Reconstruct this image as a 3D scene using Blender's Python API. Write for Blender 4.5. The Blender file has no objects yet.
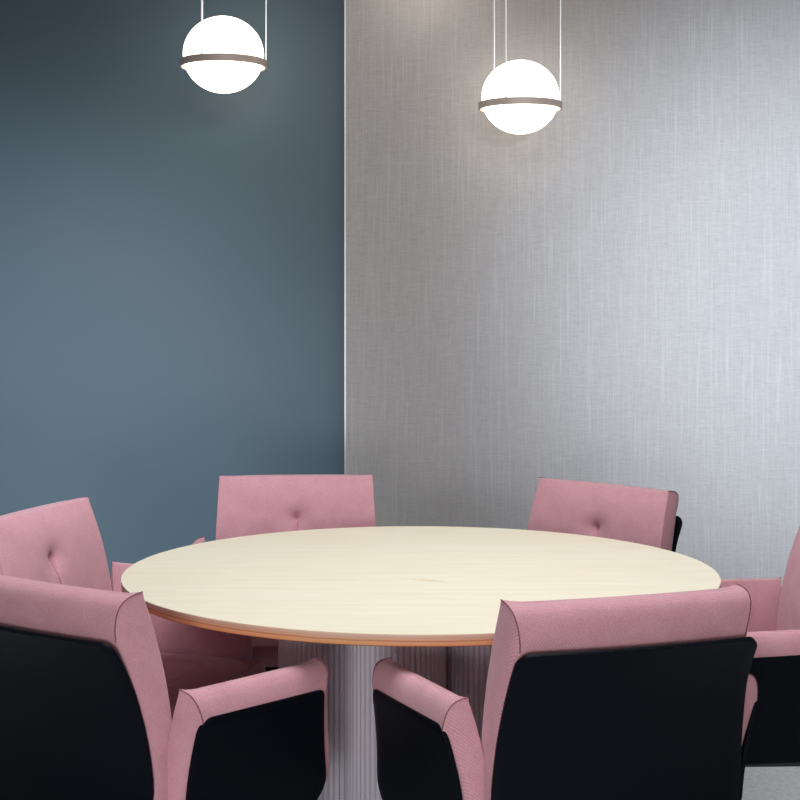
import bpy, bmesh, math
from mathutils import Vector, Matrix
C = bpy.context.scene.collection
PI = math.pi

# ------------------------------------------------------------------ helpers
def link(name, bm, mat, parent=None, smooth=True):
    me = bpy.data.meshes.new(name)
    bm.normal_update()
    bm.to_mesh(me); bm.free()
    if mat: me.materials.append(mat)
    if smooth:
        for p in me.polygons: p.use_smooth = True
    o = bpy.data.objects.new(name, me); C.objects.link(o)
    if parent: o.parent = parent
    return o

def tag(o, label=None, cat=None, group=None, kind=None):
    if label: o['label'] = label
    if cat: o['category'] = cat
    if group: o['group'] = group
    if kind: o['kind'] = kind
    return o

def empty(name, loc, rz=0):
    o = bpy.data.objects.new(name, None); C.objects.link(o)
    o.location = loc; o.rotation_euler = (0, 0, rz); o.empty_display_size = .1
    return o

def box(bm, x0, x1, y0, y1, z0, z1, bev=0):
    r = bmesh.ops.create_cube(bm, size=1)
    vs = r['verts']
    for v in vs:
        v.co = Vector(((x0+x1)/2 + v.co.x*(x1-x0), (y0+y1)/2 + v.co.y*(y1-y0), (z0+z1)/2 + v.co.z*(z1-z0)))
    if bev:
        es = list({e for v in vs for e in v.link_edges})
        bmesh.ops.bevel(bm, geom=es, offset=bev, segments=2, affect='EDGES', profile=.5)

def tube(bm, pts, r, n=8, r1=None):
    rings = []
    m = len(pts)
    for i, p in enumerate(pts):
        a = pts[max(0, i-1)]; b = pts[min(m-1, i+1)]
        t = (Vector(b)-Vector(a)).normalized()
        up = Vector((0, 0, 1)) if abs(t.z) < .9 else Vector((1, 0, 0))
        s = t.cross(up).normalized(); q = s.cross(t)
        rr = r if r1 is None else r + (r1-r)*i/(m-1)
        rings.append([bm.verts.new(Vector(p)+s*rr*math.cos(2*PI*k/n)+q*rr*math.sin(2*PI*k/n)) for k in range(n)])
    for i in range(m-1):
        for k in range(n):
            bm.faces.new((rings[i][k], rings[i][(k+1) % n], rings[i+1][(k+1) % n], rings[i+1][k]))
    bm.faces.new(rings[0]); bm.faces.new(rings[-1])
    bmesh.ops.recalc_face_normals(bm, faces=bm.faces[:])

def lathe(bm, prof, n=64, centre=(0, 0)):
    rings = []
    for r, z in prof:
        if r < 1e-6: rings.append([bm.verts.new((centre[0], centre[1], z))])
        else: rings.append([bm.verts.new((centre[0]+r*math.cos(2*PI*k/n), centre[1]+r*math.sin(2*PI*k/n), z)) for k in range(n)])
    for a, b in zip(rings, rings[1:]):
        for k in range(n):
            k2 = (k+1) % n
            if len(a) == 1: bm.faces.new((a[0], b[k], b[k2]))
            elif len(b) == 1: bm.faces.new((a[k], b[0], a[k2]))
            else: bm.faces.new((a[k], b[k], b[k2], a[k2]))
    bmesh.ops.recalc_face_normals(bm, faces=bm.faces[:])

def sample(n, edge=4):
    """0..1 samples, denser at both ends"""
    s = [0, .006, .02, .045]
    mid = [.045 + (1-.09)*i/n for i in range(1, n)]
    return s + mid + [1-x for x in reversed(s)]

def padded_box(fn, us, vs, ws):
    """closed cushion surface: fn(u,v,w) over the faces of the unit cube"""
    bm = bmesh.new()
    def face(f, A, B):
        g = [[bm.verts.new(fn(*f(a, b))) for b in B] for a in A]
        for i in range(len(A)-1):
            for j in range(len(B)-1):
                bm.faces.new((g[i][j], g[i+1][j], g[i+1][j+1], g[i][j+1]))
    face(lambda a, b: (a, b, 0), us, vs); face(lambda a, b: (a, b, 1), us, vs)
    face(lambda a, b: (a, 0, b), us, ws); face(lambda a, b: (a, 1, b), us, ws)
    face(lambda a, b: (0, a, b), vs, ws); face(lambda a, b: (1, a, b), vs, ws)
    bmesh.ops.remove_doubles(bm, verts=bm.verts[:], dist=1e-5)
    bmesh.ops.recalc_face_normals(bm, faces=bm.faces[:])
    return bm

def interp(x, pts):
    if x <= pts[0][0]: return pts[0][1]
    for (a, p), (b, q) in zip(pts, pts[1:]):
        if x <= b:
            t = (x-a)/(b-a); return p + (q-p)*t
    return pts[-1][1]
def sstep(a, b, x):
    t = min(1, max(0, (x-a)/(b-a))); return t*t*(3-2*t)

# ------------------------------------------------------------------ materials
class N:
    def __init__(s, name):
        s.m = bpy.data.materials.new(name); s.m.use_nodes = True
        s.t = s.m.node_tree; s.b = s.t.nodes['Principled BSDF']
    def n(s, t, **k):
        o = s.t.nodes.new(t)
        for a, v in k.items():
            if a.startswith('i_'): o.inputs[a[2:].replace('_', ' ')].default_value = v
            else: setattr(o, a, v)
        return o
    def l(s, a, b): s.t.links.new(a, b)
    def coords(s, scale=(1, 1, 1), kind='Object', rot=(0, 0, 0)):
        c = s.n('ShaderNodeTexCoord'); m = s.n('ShaderNodeMapping')
        m.inputs['Scale'].default_value = scale; m.inputs['Rotation'].default_value = rot
        s.l(c.outputs[kind], m.inputs['Vector']); return m.outputs['Vector']
    def noise(s, vec, scale=1, detail=2, rough=.5):
        o = s.n('ShaderNodeTexNoise'); o.inputs['Scale'].default_value = scale
        o.inputs['Detail'].default_value = detail; o.inputs['Roughness'].default_value = rough
        s.l(vec, o.inputs['Vector']); return o.outputs['Fac']
    def ramp(s, fac, stops):
        o = s.n('ShaderNodeValToRGB'); e = o.color_ramp.elements
        while len(e) < len(stops): e.new(.5)
        for el, (p, c) in zip(e, stops): el.position = p; el.color = (*c, 1)
        s.l(fac, o.inputs['Fac']); return o.outputs['Color']
    def math(s, op, a, b=None, c=None, clamp=False):
        o = s.n('ShaderNodeMath', operation=op); o.use_clamp = clamp
        for i, x in enumerate((a, b, c)):
            if x is None: continue
            if isinstance(x, (int, float)): o.inputs[i].default_value = x
            else: s.l(x, o.inputs[i])
        return o.outputs[0]
    def mix(s, fac, a, b, mode='MIX'):
        o = s.n('ShaderNodeMix', data_type='RGBA', blend_type=mode)
        for i, x in ((0, fac), (6, a), (7, b)):
            if isinstance(x, (int, float)): o.inputs[i].default_value = x
            elif isinstance(x, tuple): o.inputs[i].default_value = (*x, 1)
            else: s.l(x, o.inputs[i])
        return o.outputs[2]
    def bump(s, h, strength=.2, dist=.001):
        o = s.n('ShaderNodeBump'); o.inputs['Strength'].default_value = strength; o.inputs['Distance'].default_value = dist
        s.l(h, o.inputs['Height']); s.l(o.outputs['Normal'], s.b.inputs['Normal'])

def srgb(r, g, b):
    f = lambda c: (c/255/12.92) if c/255 <= .04045 else ((c/255+.055)/1.055)**2.4
    return (f(r), f(g), f(b))

def mat_fabric(name='pink_wool', k=1.0):
    s = N(name)
    v = s.coords()
    def wave(direction, scale):
        w = s.n('ShaderNodeTexWave', wave_type='BANDS', bands_direction=direction)
        w.inputs['Scale'].default_value = scale; w.inputs['Distortion'].default_value = .6
        w.inputs['Detail'].default_value = 1; w.inputs['Detail Scale'].default_value = 2
        s.l(v, w.inputs['Vector']); return w.outputs['Fac']
    twill = wave('DIAGONAL', 120)
    rows = wave('Z', 170)
    fine = s.noise(v, 420, 2, .6)
    mott = s.noise(v, 18, 3, .55)
    w = s.math('ADD', s.math('MULTIPLY', twill, .22), s.math('MULTIPLY', rows, .2))
    w = s.math('ADD', w, s.math('MULTIPLY', fine, .75))
    col = s.ramp(w, [(.25, tuple(c*k for c in srgb(162, 110, 123))), (.6, tuple(c*k for c in srgb(204, 151, 161))), (.95, tuple(c*k for c in srgb(224, 181, 189)))])
    col = s.mix(.35, col, s.ramp(mott, [(.3, srgb(182, 128, 138)), (.7, srgb(208, 156, 165))]), 'MIX')
    s.l(col, s.b.inputs['Base Color'])
    s.b.inputs['Roughness'].default_value = .92
    s.b.inputs['Specular IOR Level'].default_value = .2
    s.b.inputs['Sheen Weight'].default_value = .25
    s.b.inputs['Sheen Roughness'].default_value = .5
    s.b.inputs['Sheen Tint'].default_value = (1, .85, .9, 1)
    s.bump(w, .2, .001)
    return s.m

def mat_plain(name, col, rough=.5, metal=0, spec=.5):
    s = N(name)
    v = s.coords(); n = s.noise(v, 60, 2)
    s.l(s.mix(s.math('MULTIPLY', n, .25), tuple(col), tuple(c*.8 for c in col)), s.b.inputs['Base Color'])
    s.b.inputs['Roughness'].default_value = rough; s.b.inputs['Metallic'].default_value = metal
    s.b.inputs['Specular IOR Level'].default_value = spec
    return s.m

def mat_shell():
    s = N('black_lacquered_shell')
    s.b.inputs['Roughness'].default_value = .38
    v = s.coords(); n = s.noise(v, 900, 1)
    s.l(s.ramp(n, [(.3, (.003, .004, .007)), (.7, (.004, .006, .009))]), s.b.inputs['Base Color'])
    s.b.inputs['Specular IOR Level'].default_value = .07
    s.bump(n, .05, .0003)
    return s.m

def mat_maple():
    s = N('maple_veneer')
    v = s.coords((1.1, 14, 1))
    g = s.noise(v, 3.2, 5, .6)
    v2 = s.coords((5, 110, 1)); g2 = s.noise(v2, 1.6, 3, .6)
    big = s.noise(s.coords((1, 1.6, 1)), 1.6, 2)
    col = s.ramp(g, [(.25, srgb(233, 220, 194)), (.5, srgb(239, 230, 208)), (.75, srgb(244, 237, 219))])
    col = s.mix(.3, col, s.ramp(g2, [(.3, srgb(231, 217, 190)), (.7, srgb(246, 240, 222))]))
    col = s.mix(s.math('MULTIPLY', s.math('SUBTRACT', big, .35, clamp=True), .5), col, srgb(238, 212, 172))
    # a short mineral streak in the veneer
    c = s.n('ShaderNodeTexCoord'); m = s.n('ShaderNodeMapping')
    m.inputs['Location'].default_value = (-.03*-1*0, 0, 0)
    sep = s.n('ShaderNodeSeparateXYZ'); s.l(c.outputs['Object'], sep.inputs[0])
    x = s.math('SUBTRACT', sep.outputs['X'], .018)
    yy = s.math('ADD', s.math('SUBTRACT', sep.outputs['Y'], -.135), s.math('MULTIPLY', x, .35))
    d = s.math('ADD', s.math('POWER', s.math('ABSOLUTE', s.math('DIVIDE', x, .042)), 2.0), s.math('POWER', s.math('ABSOLUTE', s.math('DIVIDE', yy, .007)), 2.0))
    k = s.math('SUBTRACT', 1.0, d, clamp=True)
    col = s.mix(s.math('MULTIPLY', k, .75), col, srgb(214, 160, 100))
    s.l(col, s.b.inputs['Base Color'])
    s.b.inputs['Roughness'].default_value = .42
    s.b.inputs['Specular IOR Level'].default_value = .35
    s.bump(g2, .04, .0004)
    return s.m

def mat_ply():
    s = N('plywood_edge')
    c = s.n('ShaderNodeTexCoord'); sep = s.n('ShaderNodeSeparateXYZ'); s.l(c.outputs['Object'], sep.inputs[0])
    n = s.noise(s.coords((6, 6, 60)), 3, 3)
    z = s.math('ADD', s.math('DIVIDE', s.math('SUBTRACT', sep.outputs['Z'], .716), .024), s.math('MULTIPLY', s.math('SUBTRACT', n, .5), .12))
    col = s.ramp(z, [(0, srgb(150, 92, 58)), (.12, srgb(214, 148, 100)), (.38, srgb(222, 160, 112)), (.46, srgb(176, 118, 82)), (.56, srgb(216, 166, 130)), (.68, srgb(200, 160, 136)), (.9, srgb(214, 182, 160)), (1, srgb(226, 200, 166))])
    s.l(col, s.b.inputs['Base Color']); s.b.inputs['Roughness'].default_value = .6
    return s.m

def mat_linen():
    s = N('grey_woven_wallcovering')
    a = s.noise(s.coords((70, 1, 1.6)), 1.5, 3, .6)       # long vertical threads
    a2 = s.noise(s.coords((420, 1, 14)), 1.0, 2, .6)
    b = s.noise(s.coords((9, 1, 260)), 1.2, 3, .65)        # short horizontal slubs
    b2 = s.noise(s.coords((40, 1, 420)), 1.0, 2, .6)
    slub = s.ramp(b, [(.56, (0, 0, 0)), (.72, (1, 1, 1))])
    vert = s.ramp(a, [(.54, (0, 0, 0)), (.70, (1, 1, 1))])
    cl = s.noise(s.coords((1, 1, 1)), .9, 2)
    base = s.ramp(s.math('ADD', s.math('MULTIPLY', a2, .5), s.math('MULTIPLY', b2, .5)), [(.3, srgb(158, 154, 154)), (.7, srgb(180, 177, 177))])
    base = s.mix(s.math('MULTIPLY', slub, .22), base, srgb(206, 204, 204))
    base = s.mix(s.math('MULTIPLY', vert, .26), base, srgb(208, 206, 206))
    base = s.mix(s.math('MULTIPLY', cl, .15), base, srgb(150, 144, 144))
    s.l(base, s.b.inputs['Base Color'])
    s.b.inputs['Roughness'].default_value = .75
    s.b.inputs['Specular IOR Level'].default_value = .25
    h = s.math('ADD', s.math('MULTIPLY', slub, .5), s.math('ADD', s.math('MULTIPLY', a2, .6), s.math('MULTIPLY', b2, .6)))
    s.bump(h, .25, .0015)
    return s.m

def mat_blue():
    s = N('slate_blue_paint')
    n = s.noise(s.coords(), 1.1, 2)
    s.l(s.ramp(n, [(.3, srgb(85, 104, 117)), (.7, srgb(92, 111, 123))]), s.b.inputs['Base Color'])
    s.b.inputs['Roughness'].default_value = .4
    s.b.inputs['Specular IOR Level'].default_value = .22
    s.bump(s.noise(s.coords(), 260, 2), .04, .0006)
    return s.m

def mat_carpet():
    s = N('grey_carpet')
    n = s.noise(s.coords(), 240, 4, .7); n2 = s.noise(s.coords(), 60, 3, .6)
    s.l(s.ramp(s.math('ADD', s.math('MULTIPLY', n, .7), s.math('MULTIPLY', n2, .3)), [(.3, srgb(150, 152, 158)), (.7, srgb(225, 225, 230))]), s.b.inputs['Base Color'])
    s.b.inputs['Roughness'].default_value = .95; s.bump(n, .5, .004)
    return s.m

def mat_opal():
    s = N('lit_opal_glass')
    n = s.noise(s.coords(), 3, 1)
    s.l(s.ramp(n, [(0, (.2, .2, .2)), (1, (.22, .22, .22))]), s.b.inputs['Base Color'])
    s.b.inputs['Emission Color'].default_value = (1, .93, .80, 1)
    s.b.inputs['Emission Strength'].default_value = LAMP_E
    s.b.inputs['Roughness'].default_value = .3
    return s.m
LAMP_E = 3.2

FAB = mat_fabric(); SEAM = mat_plain('mauve_seam_thread', srgb(132, 82, 96), .9)
SHELL = mat_shell(); LEGM = mat_plain('black_steel', (.01, .011, .014), .4)
MAPLE = mat_maple(); PLY = mat_ply(); FLUTE = mat_plain('warm_grey_laminate', srgb(188, 182, 190), .4)
LINEN = mat_linen(); BLUE = mat_blue(); CARPET = mat_carpet()
WHITE = mat_plain('white_paint', srgb(215, 214, 210), .7); TRIM = mat_plain('pale_aluminium_trim', srgb(200, 200, 200), .35, .3)
OPAL = mat_opal(); BRONZE = mat_plain('grey_bronze_metal', srgb(190, 172, 164), .5, .1); WIRE = mat_plain('steel_cable_added_glow', srgb(235, 238, 242), .4, 0)
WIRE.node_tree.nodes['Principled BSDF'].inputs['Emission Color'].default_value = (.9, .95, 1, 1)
WIRE.node_tree.nodes['Principled BSDF'].inputs['Emission Strength'].default_value = .35  # faint glow added to the steel cables in place of reflected light

# ------------------------------------------------------------------ chair
W_TOP = .2155
def hw(z): return interp(z, [(.40, .220), (.52, .225), (.62, .2245), (.70, .2225), (.78, .2190), (.8455, W_TOP)])
def front(z):
    d = max(0, z-.52)
    return .068 - .642*d*d
def shell_hw(z): return interp(z, [(.40, .214), (.52, .229), (.62, .224), (.70, .218), (.785, .2155)])
ZT = .8430

def back_pad(u, v, w):
    uu = 2*u-1
    zt = ZT - .072*w**2.8
    dw = 1-(1-w)**1.6
    z = .43 + (zt-.43)*v
    zz = .43 + (ZT-.43)*v
    h = hw(zz) - (.006 + .007*sstep(.5, .84, zz))*w**1.4 + .003*math.sin(PI*min(1, w*1.1))
    x = uu*h
    T = .052 + .022*sstep(.5, .8, zz)
    y = front(z) - T*dw + .012*uu*uu
    # rounded, slightly puffy top between pinched corners
    z += .004*math.sin(PI*min(1, w*1.6))*(1-abs(uu)**6)*sstep(.97, 1, v) + .004*math.exp(-((1-abs(uu))*h/.020)**2)*(1-w)**2*sstep(.97, 1, v)
    if w == 0:
        puff = .012*(1-abs(uu)**2.5)*(1-abs(2*v-1)**7)
        r2 = (x/.040)**2 + ((z-.732)/.032)**2
        dim = .016*math.exp(-r2) + .010*math.exp(-((x/.011)**2 + ((z-.730)/.012)**2))
        cre = .0075*math.exp(-(x/.0045)**2)*(sstep(.735, .722, z))
        # little radiating puckers round the tuft
        a = math.atan2(z-.732, x); rr = math.sqrt(r2)
        puck = .0010*math.cos(5*a+.6)*rr*math.exp(-rr*1.1)
        y += puff - dim - cre 
    return Vector((x, y, z))

def fine_back_u():
    s = [0, .006, .02, .045] + [.045 + .02*i for i in range(1, 17)]
    c = [.37 + .0125*i for i in range(0, 7)] + [.455, .463, .470, .476, .482, .487, .491, .494, .497]
    h = sorted(set([round(x, 4) for x in s + c]))
    return h + [.5] + [1-x for x in reversed(h)]

ARM_B, ARM_A, ARM_S, ARM_L, ARM_T = .254, .059, .080, .331, .038
def arm_pad_fn(sg):
    d = Vector((math.sin(ARM_S), math.cos(ARM_S))); n = Vector((math.cos(ARM_S), -math.sin(ARM_S)))
    def fn(u, v, w):
        ztop = .677 - .008*u
        drop = .052*w**2.8; dw = 1-(1-w)**1.7
        z = .425 + (ztop-drop-.425)*v
        zz = .425 + (ztop-.425)*v
        dz = ztop - zz
        lean = .042*(1-.45*u)*(1-(1-min(1, dz/.22))**2)
        # along the arm: ends draw in towards the shell, front grows slightly lower down
        lo = .020*w**1.3; hi = ARM_L + .030*min(1, dz/.17) - .010*w**3
        # round the lower front corner
        rb = .05
        if zz < .425+rb: hi -= rb - math.sqrt(max(0, rb*rb-(.425+rb-zz)**2))
        s = lo + (hi-lo)*u
        t = ARM_T*dw - lean
        if w == 0: t -= .007*(1-abs(2*u-1)**4)*(1-abs(2*v-1)**4)
        if u in (0, 1): s += (.008 if u else -.003)*math.sin(PI*w)
        if v == 1: z += .004*math.sin(PI*w)*(1-abs(2*u-1)**6) + .005*math.exp(-(ARM_L*min(u, 1-u)/.016)**2)*(1-w)**2
        p = Vector((ARM_B, ARM_A)) + d*s + n*t
        return Vector((sg*p.x, p.y, z))
    return fn

def plate(fn, us, vs, thick, name, mat, parent):
    bm = bmesh.new()
    g = [[bm.verts.new(fn(a, b)) for b in vs] for a in us]
    for i in range(len(us)-1):
        for j in range(len(vs)-1): bm.faces.new((g[i][j], g[i+1][j], g[i+1][j+1], g[i][j+1]))
    bmesh.ops.recalc_face_normals(bm, faces=bm.faces[:])
    o = link(name, bm, mat, parent)
    m = o.modifiers.new('thickness', 'SOLIDIFY'); m.thickness = thick; m.offset = 0
    b = o.modifiers.new('soft_edge', 'BEVEL'); b.width = .0026; b.segments = 2; b.limit_method = 'ANGLE'; b.angle_limit = math.radians(50)
    return o

def round_rows(z0, z1, rb, rt, n=14):
    zs = []
    for k in range(9): zs.append(z0 + rb*(1-math.cos(PI/2*k/8)))
    a, b = z0+rb, z1-rt
    zs += [a+(b-a)*k/n for k in range(1, n)]
    for k in range(9): zs.append(z1 - rt*(1-math.sin(PI/2*k/8)))
    return zs
def corner(z, z0, z1, rb, rt):
    if z < z0+rb: return rb - math.sqrt(max(0, rb*rb-(z0+rb-z)**2))
    if z > z1-rt: return rt - math.sqrt(max(0, rt*rt-(z-z1+rt)**2))
    return 0

def make_chair():
    root = empty('meeting_armchair', (0, 0, 0))
    ws = [0, .03, .1, .22, .38, .55, .72, .86, .95, 1]
    us = fine_back_u()
    vs = sorted(set(sample(30) + [.60 + .006*i for i in range(32)]))
    pad = link('back_cushion', padded_box(back_pad, us, vs, ws), FAB, root)
    # mitred corner seams on the cushion
    for u in (0, 1):
        bm = bmesh.new()
        tube(bm, [back_pad(u, 1, k/14) + Vector((0, 0, .0006)) for k in range(0, 15)], .0011, 6)
        link('corner_seam', bm, SEAM, pad)
    z0, z1, rb, rt = .40, .773, .05, .022
    def bs(u, z):
        uu = 2*u-1
        x = uu*(shell_hw(z) - corner(z, z0, z1, rb, rt))
        zc = min(z, .845)
        T = .052 + .022*sstep(.5, .8, z)
        y = front(zc) - T + .012*(x/.21)**2 - .018*(max(0, z-.67)/.10)**2 - .006
        return Vector((x, y, z))
    plate(bs, [i/20 for i in range(21)], round_rows(z0, z1, rb, rt), .007, 'back_shell', SHELL, root)
    for sg in (-1, 1):
        fn = arm_pad_fn(sg)
        ap = link('arm_cushion', padded_box(fn, sample(14), sample(12), ws), FAB, root)
        for u in (0, 1):
            bm = bmesh.new()
            tube(bm, [fn(u, 1, k/14) + Vector((0, 0, .0006)) for k in range(0, 15)], .0011, 6)
            link('corner_seam', bm, SEAM, ap)
        d = Vector((math.sin(ARM_S), math.cos(ARM_S))); n = Vector((math.cos(ARM_S), -math.sin(ARM_S)))
        a0, a1, ab, at = .412, .635, .060, .026
        def ash(u, z, sg=sg):
            ztop = .677 - .008*u
            zz = z if z < .6 else z
            dz = max(0, ztop-.052 - z)
            lean = .042*(1-.45*u)*(1-(1-min(1, (dz+.02)/.22))**2)
            cin = corner(z, a0, a1, ab, at); cf = corner(z, a0, a1, ab, .012)
            s0 = .012 + cin; s1 = ARM_L - .018 + .028*min(1, dz/.17) - cf
            s = s0 + (s1-s0)*u
            zo = z - .008*u*sstep(.45, .62, z)
            p = Vector((ARM_B, ARM_A)) + d*s + n*(ARM_T+.0055-lean)
            return Vector((sg*p.x, p.y, zo))
        plate(ash, [i/16 for i in range(17)], round_rows(a0, a1, ab, at), .007, 'arm_shell', SHELL, root)
    # seat cushion
    def seat(u, v, w):
        uu = 2*u-1
        y = .035 + .445*v; x = uu*(.208 - .0*v)
        z = .475 - .055*w
        k = .008*math.sin(PI*w)
        x += uu*k if abs(uu) == 1 else 0
        if v == 1: y += .010*math.sin(PI*w)
        if w == 0: z += .012*(1-abs(uu)**4)*(1-abs(2*v-1)**6) - .018*sstep(.80, 1, v)
        return Vector((x, y, z))
    link('seat_cushion', padded_box(seat, sample(14), sample(14), ws), FAB, root)
    bm = bmesh.new(); box(bm, -.205, .205, .03, .47, .406, .419, .004)
    link('seat_pan', bm, SHELL, root, False)
    # steel frame below the seat + four legs
    fr = bmesh.new()
    for x in (-.205, .205): box(fr, x-.011, x+.011, .0, .44, .384, .406, .003)
    for y in (.02, .42): box(fr, -.205, .205, y-.011, y+.011, .385, .405, .003)
    link('seat_frame', fr, LEGM, root, False)
    for x, y in ((-.213, -.012), (.213, -.012), (-.205, .43), (.205, .43)):
        bm = bmesh.new()
        sx = 1 if x > 0 else -1; sy = 1 if y > .2 else -1
        tube(bm, [(x, y, .405), (x+sx*.002, y+sy*.004, .2), (x+sx*.004, y+sy*.008, 0)], .0145, 16, .010)
        link('leg', bm, LEGM, root)
    return root

def copy_tree(o, parent=None):
    c = o.copy(); C.objects.link(c); c.parent = parent
    for ch in list(kids[o.name]): copy_tree(ch, c)
    return c

chair = make_chair()
kids = {}
for o in list(C.objects):
    kids[o.name] = [q for q in C.objects if q.parent == o]
spots = [
    (.371, 2.400, 18.2, 'pink armchair with black shell seen from behind at front right of the table'),
    (-.610, 2.522, -34.5, 'pink armchair seen from behind, cut off by the left edge, arm before the pedestal'),
    (-.853, 3.440, -107.0, 'pink armchair facing right, standing against the blue wall at the far left of the table'),
    (-.294, 4.140, -176.5, 'pink armchair facing the camera behind the table, straddling the blue and grey walls'),
    (.549, 3.925, 134.5, 'pink armchair facing the camera behind the table, wholly in front of the grey wall'),
    (.966, 3.192, 92.0, 'pink armchair at the right edge, mostly cut off, its arm overlapping the chair in front'),
]
for i, (x, y, r, lab) in enumerate(spots):
    o = chair if i == 0 else copy_tree(chair)
    o.location = (x, y, 0); o.rotation_euler = (0, 0, math.radians(r))
    tag(o, lab, 'chair', 'pink armchairs around the round table')

# ------------------------------------------------------------------ table
TX, TY = .0445, 3.2304
tb = empty('round_table', (TX, TY, 0))
tag(tb, 'large round table with pale maple top on a fluted grey pedestal', 'table')
bm = bmesh.new()
lathe(bm, [(0, .716), (.615, .716), (.6430, .716), (.6475, .7185), (.6490, .723), (.6497, .7372), (.6495, .7388), (0, .7388)], 160)
link('plywood_core', bm, PLY, tb).data.polygons.foreach_set
core = tb.children[-1]
core.name = 'plywood_edge'
e = core.modifiers.new('split', 'EDGE_SPLIT'); e.split_angle = math.radians(35)
bm = bmesh.new()
lathe(bm, [(0, .7388), (.6495, .7388), (.650, .7392), (.6494, .740), (0, .740)], 160)
vt = link('tabletop', bm, MAPLE, tb); e = vt.modifiers.new('split', 'EDGE_SPLIT'); e.split_angle = math.radians(50)
# six-lobed fluted pedestal
lobes = [(.21*math.sin(a), -.21*math.cos(a)) for a in [math.radians(-75+60*k) for k in range(6)]]
LR = .106
def outline(th):
    dx, dy = math.sin(th), -math.cos(th); best = .1
    for cx_, cy_ in lobes:
        b = dx*cx_ + dy*cy_; disc = b*b - (cx_*cx_+cy_*cy_-LR*LR)
        if disc >= 0: best = max(best, b+math.sqrt(disc))
    return Vector((dx*best, dy*best))
raw = [outline(2*PI*k/7200) for k in range(7200)]
cum = [0]
for k in range(7200): cum.append(cum[-1] + (raw[(k+1) % 7200]-raw[k]).length)
total = cum[-1]; nfl = round(total/.0125/6)*6; per = 8; M = nfl*per
pts = []; j = 0
for i in range(M):
    s = total*i/M
    while cum[j+1] < s: j += 1
    t = (s-cum[j])/max(1e-9, cum[j+1]-cum[j])
    p = raw[j].lerp(raw[(j+1) % 7200], t); q = (raw[(j+1) % 7200]-raw[j]).normalized()
    nrm = Vector((q.y, -q.x))
    if nrm.dot(p) < 0: nrm = -nrm
    ph = (i % per)/per
    pts.append(p + nrm*(.005*abs(math.sin(PI*ph))**.7 - .005))
bm = bmesh.new()
rows = [[bm.verts.new((p.x, p.y, z)) for p in pts] for z in (.02, .25, .5, .7155)]
for a, b in zip(rows, rows[1:]):
    for k in range(M): bm.faces.new((a[k], a[(k+1) % M], b[(k+1) % M], b[k]))
bm.faces.new(rows[0]); bm.faces.new(rows[-1])
bmesh.ops.recalc_face_normals(bm, faces=bm.faces[:])
pe = link('fluted_pedestal', bm, FLUTE, tb)
e = pe.modifiers.new('split', 'EDGE_SPLIT'); e.split_angle = math.radians(60)
bm = bmesh.new()
out = [p*.97 for p in pts[::per]]
lo = [bm.verts.new((p.x, p.y, 0)) for p in out]; hi = [bm.verts.new((p.x, p.y, .02)) for p in out]
for k in range(len(out)): bm.faces.new((lo[k], lo[(k+1) % len(out)], hi[(k+1) % len(out)], hi[k]))
bm.faces.new(lo); bm.faces.new(hi); bmesh.ops.recalc_face_normals(bm, faces=bm.faces[:])
link('plinth', bm, LEGM, tb, False)

# ------------------------------------------------------------------ pendant lamps
HC, F, HY = 1.3103, 1460.5, 311.5
CEIL = 2.80
def lamp(px, py, depth, rr, ang0, label):
    """px,py : where the ring centre stands in the room, as seen along depth"""
    x = (px-400)*depth/F; z = HC - (py-HY)*depth/F
    root = empty('pendant_lamp', (x, depth, z))
    tag(root, label, 'lamp', 'globe pendant lamps hung on thin cables')
    R = rr*.925; zc = rr*.215; sz = .95
    bm = bmesh.new()
    prof = [(0, zc-R*sz)] + [(R*math.sin(PI*k/40), zc - R*sz*math.cos(PI*k/40)) for k in range(1, 40)] + [(0, zc+R*sz)]
    lathe(bm, prof, 64)
    link('opal_globe', bm, OPAL, root)
    bm = bmesh.new(); hh = .079*rr
    ri = rr*.955
    lathe(bm, [(ri, -hh), (rr-.001, -hh), (rr, -hh+.001), (rr, hh-.001), (rr-.001, hh), (ri, hh), (ri, -hh)], 96)
    o = link('ring', bm, BRONZE, root); e = o.modifiers.new('split', 'EDGE_SPLIT'); e.split_angle = math.radians(40)
    for k in range(3):
        a = math.radians(ang0 + 120*k)
        bm = bmesh.new(); q = (rr*.975*math.cos(a), rr*.975*math.sin(a))
        tube(bm, [(q[0], q[1], hh*.3), (q[0], q[1], CEIL-.02-z)], .0020, 8)
        link('cable', bm, WIRE, root)
        bm = bmesh.new(); tube(bm, [(q[0], q[1], hh-.002), (q[0], q[1], hh+.0025)], .0040, 10)
        link('cable_clamp', bm, BRONZE, root)
    bm = bmesh.new(); lathe(bm, [(0, CEIL-.03-z), (rr*1.02, CEIL-.03-z), (rr*1.04, CEIL-.026-z), (rr*1.04, CEIL-.001-z), (0, CEIL-.001-z)], 64)
    o = link('ceiling_canopy', bm, BRONZE, root); e = o.modifiers.new('split', 'EDGE_SPLIT')
    return root
lamp(223.5, 64.2, 5.30, .158, 7, 'globe pendant lamp hanging in front of the blue wall')
lamp(520.3, 106.2, 5.20, .1493, 5.5, 'globe pendant lamp hanging in front of the grey wall')

lamp(423, -38, 5.20, .152, 20, 'globe pendant lamp hanging just above the top of the photo, before the grey wall')

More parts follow.
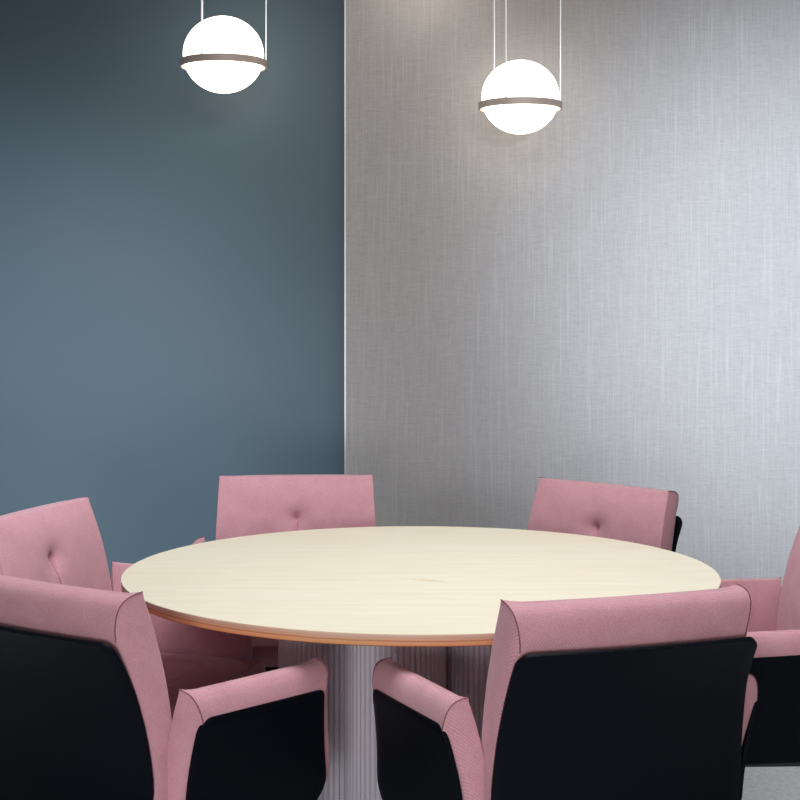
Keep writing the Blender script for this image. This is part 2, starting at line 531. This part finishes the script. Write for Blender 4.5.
# ------------------------------------------------------------------ room
YG, YB = 5.42, 5.60
XC = (346.0-400)*YG/F
XL, XR, YR = -3.0, 3.2, -1.2
def slab(name, *a, mat, bev=0):
    bm = bmesh.new(); box(bm, *a, bev); return tag(link(name, bm, mat, None, False), kind='structure')
slab('floor', XL-.1, XR+.1, YR, YB+.1, -.1, 0, mat=CARPET)
slab('ceiling', XL-.1, XR+.1, YR, YB+.1, CEIL, CEIL+.1, mat=WHITE)
slab('wall_back_left', XL, XC+.02, YB, YB+.1, 0, CEIL, mat=BLUE)
slab('wall_back_right', XC, XR, YG, YB+.1, 0, CEIL, mat=LINEN)
slab('wall_left', XL-.1, XL, YR, YB+.1, 0, CEIL, mat=BLUE)
slab('wall_right', XR, XR+.1, YR, YB+.1, 0, CEIL, mat=WHITE)
slab('trim_1', XC-.006, XC, YG-.002, YB, 0, CEIL, mat=TRIM)

# ------------------------------------------------------------------ light
def area(name, loc, target, size, power, col, sy=None, spread=180):
    l = bpy.data.lights.new(name, 'AREA'); l.energy = power; l.color = col; l.shape = 'RECTANGLE'
    l.size = size; l.size_y = sy or size; l.spread = math.radians(spread)
    o = bpy.data.objects.new(name, l); C.objects.link(o); o.location = loc
    o.rotation_euler = (Vector(target)-Vector(loc)).to_track_quat('-Z', 'Y').to_euler()
    return o
def spot(name, loc, target, power, col, angle, blend=1, rad=.3):
    l = bpy.data.lights.new(name, 'SPOT'); l.energy = power; l.color = col
    l.spot_size = math.radians(angle); l.spot_blend = blend; l.shadow_soft_size = rad
    o = bpy.data.objects.new(name, l); C.objects.link(o); o.location = loc
    o.rotation_euler = (Vector(target)-Vector(loc)).to_track_quat('-Z', 'Y').to_euler()
    return o
area('ceiling_light', (.1, 2.9, 2.75), (.1, 2.9, 0), 1.4, 47, (.96, .99, 1), 1.4)
spot('added_wall_spot', (1.7, -.3, 2.3), (1.65, 5.4, 1.35), 1900, (.78, .89, 1), 30, 1, .35)  # unseen spot added behind the camera, makes the grey wall's pool of light
spot('added_wall_spot', (-1.6, -.3, 2.3), (-1.65, 5.6, .55), 900, (.84, .93, 1), 34, 1, .35)  # second added spot, out of view, for the weaker pool on the blue wall
area('low_fill_light', (-.35, -.9, .9), (0, 3.0, .45), .8, 6, (.95, .97, 1), .6, 60)  # unseen fill added behind the camera to brighten the pedestal; no window there
w = bpy.data.worlds.new('world'); bpy.context.scene.world = w; w.use_nodes = True
w.node_tree.nodes['Background'].inputs[0].default_value = (1, .90, .85, 1)
w.node_tree.nodes['Background'].inputs[1].default_value = .62

# ------------------------------------------------------------------ camera
cd = bpy.data.cameras.new('camera'); cam = bpy.data.objects.new('camera', cd); C.objects.link(cam)
cam.location = (0, 0, HC); cam.rotation_euler = (PI/2, 0, 0)
cd.sensor_width = 36; cd.lens = F/800*36; cd.shift_y = (HY-400)/800; cd.clip_start = .05
sc = bpy.context.scene
sc.camera = cam
sc.view_settings.view_transform = 'Standard'
sc.view_settings.look = 'None'
sc.view_settings.exposure = 0
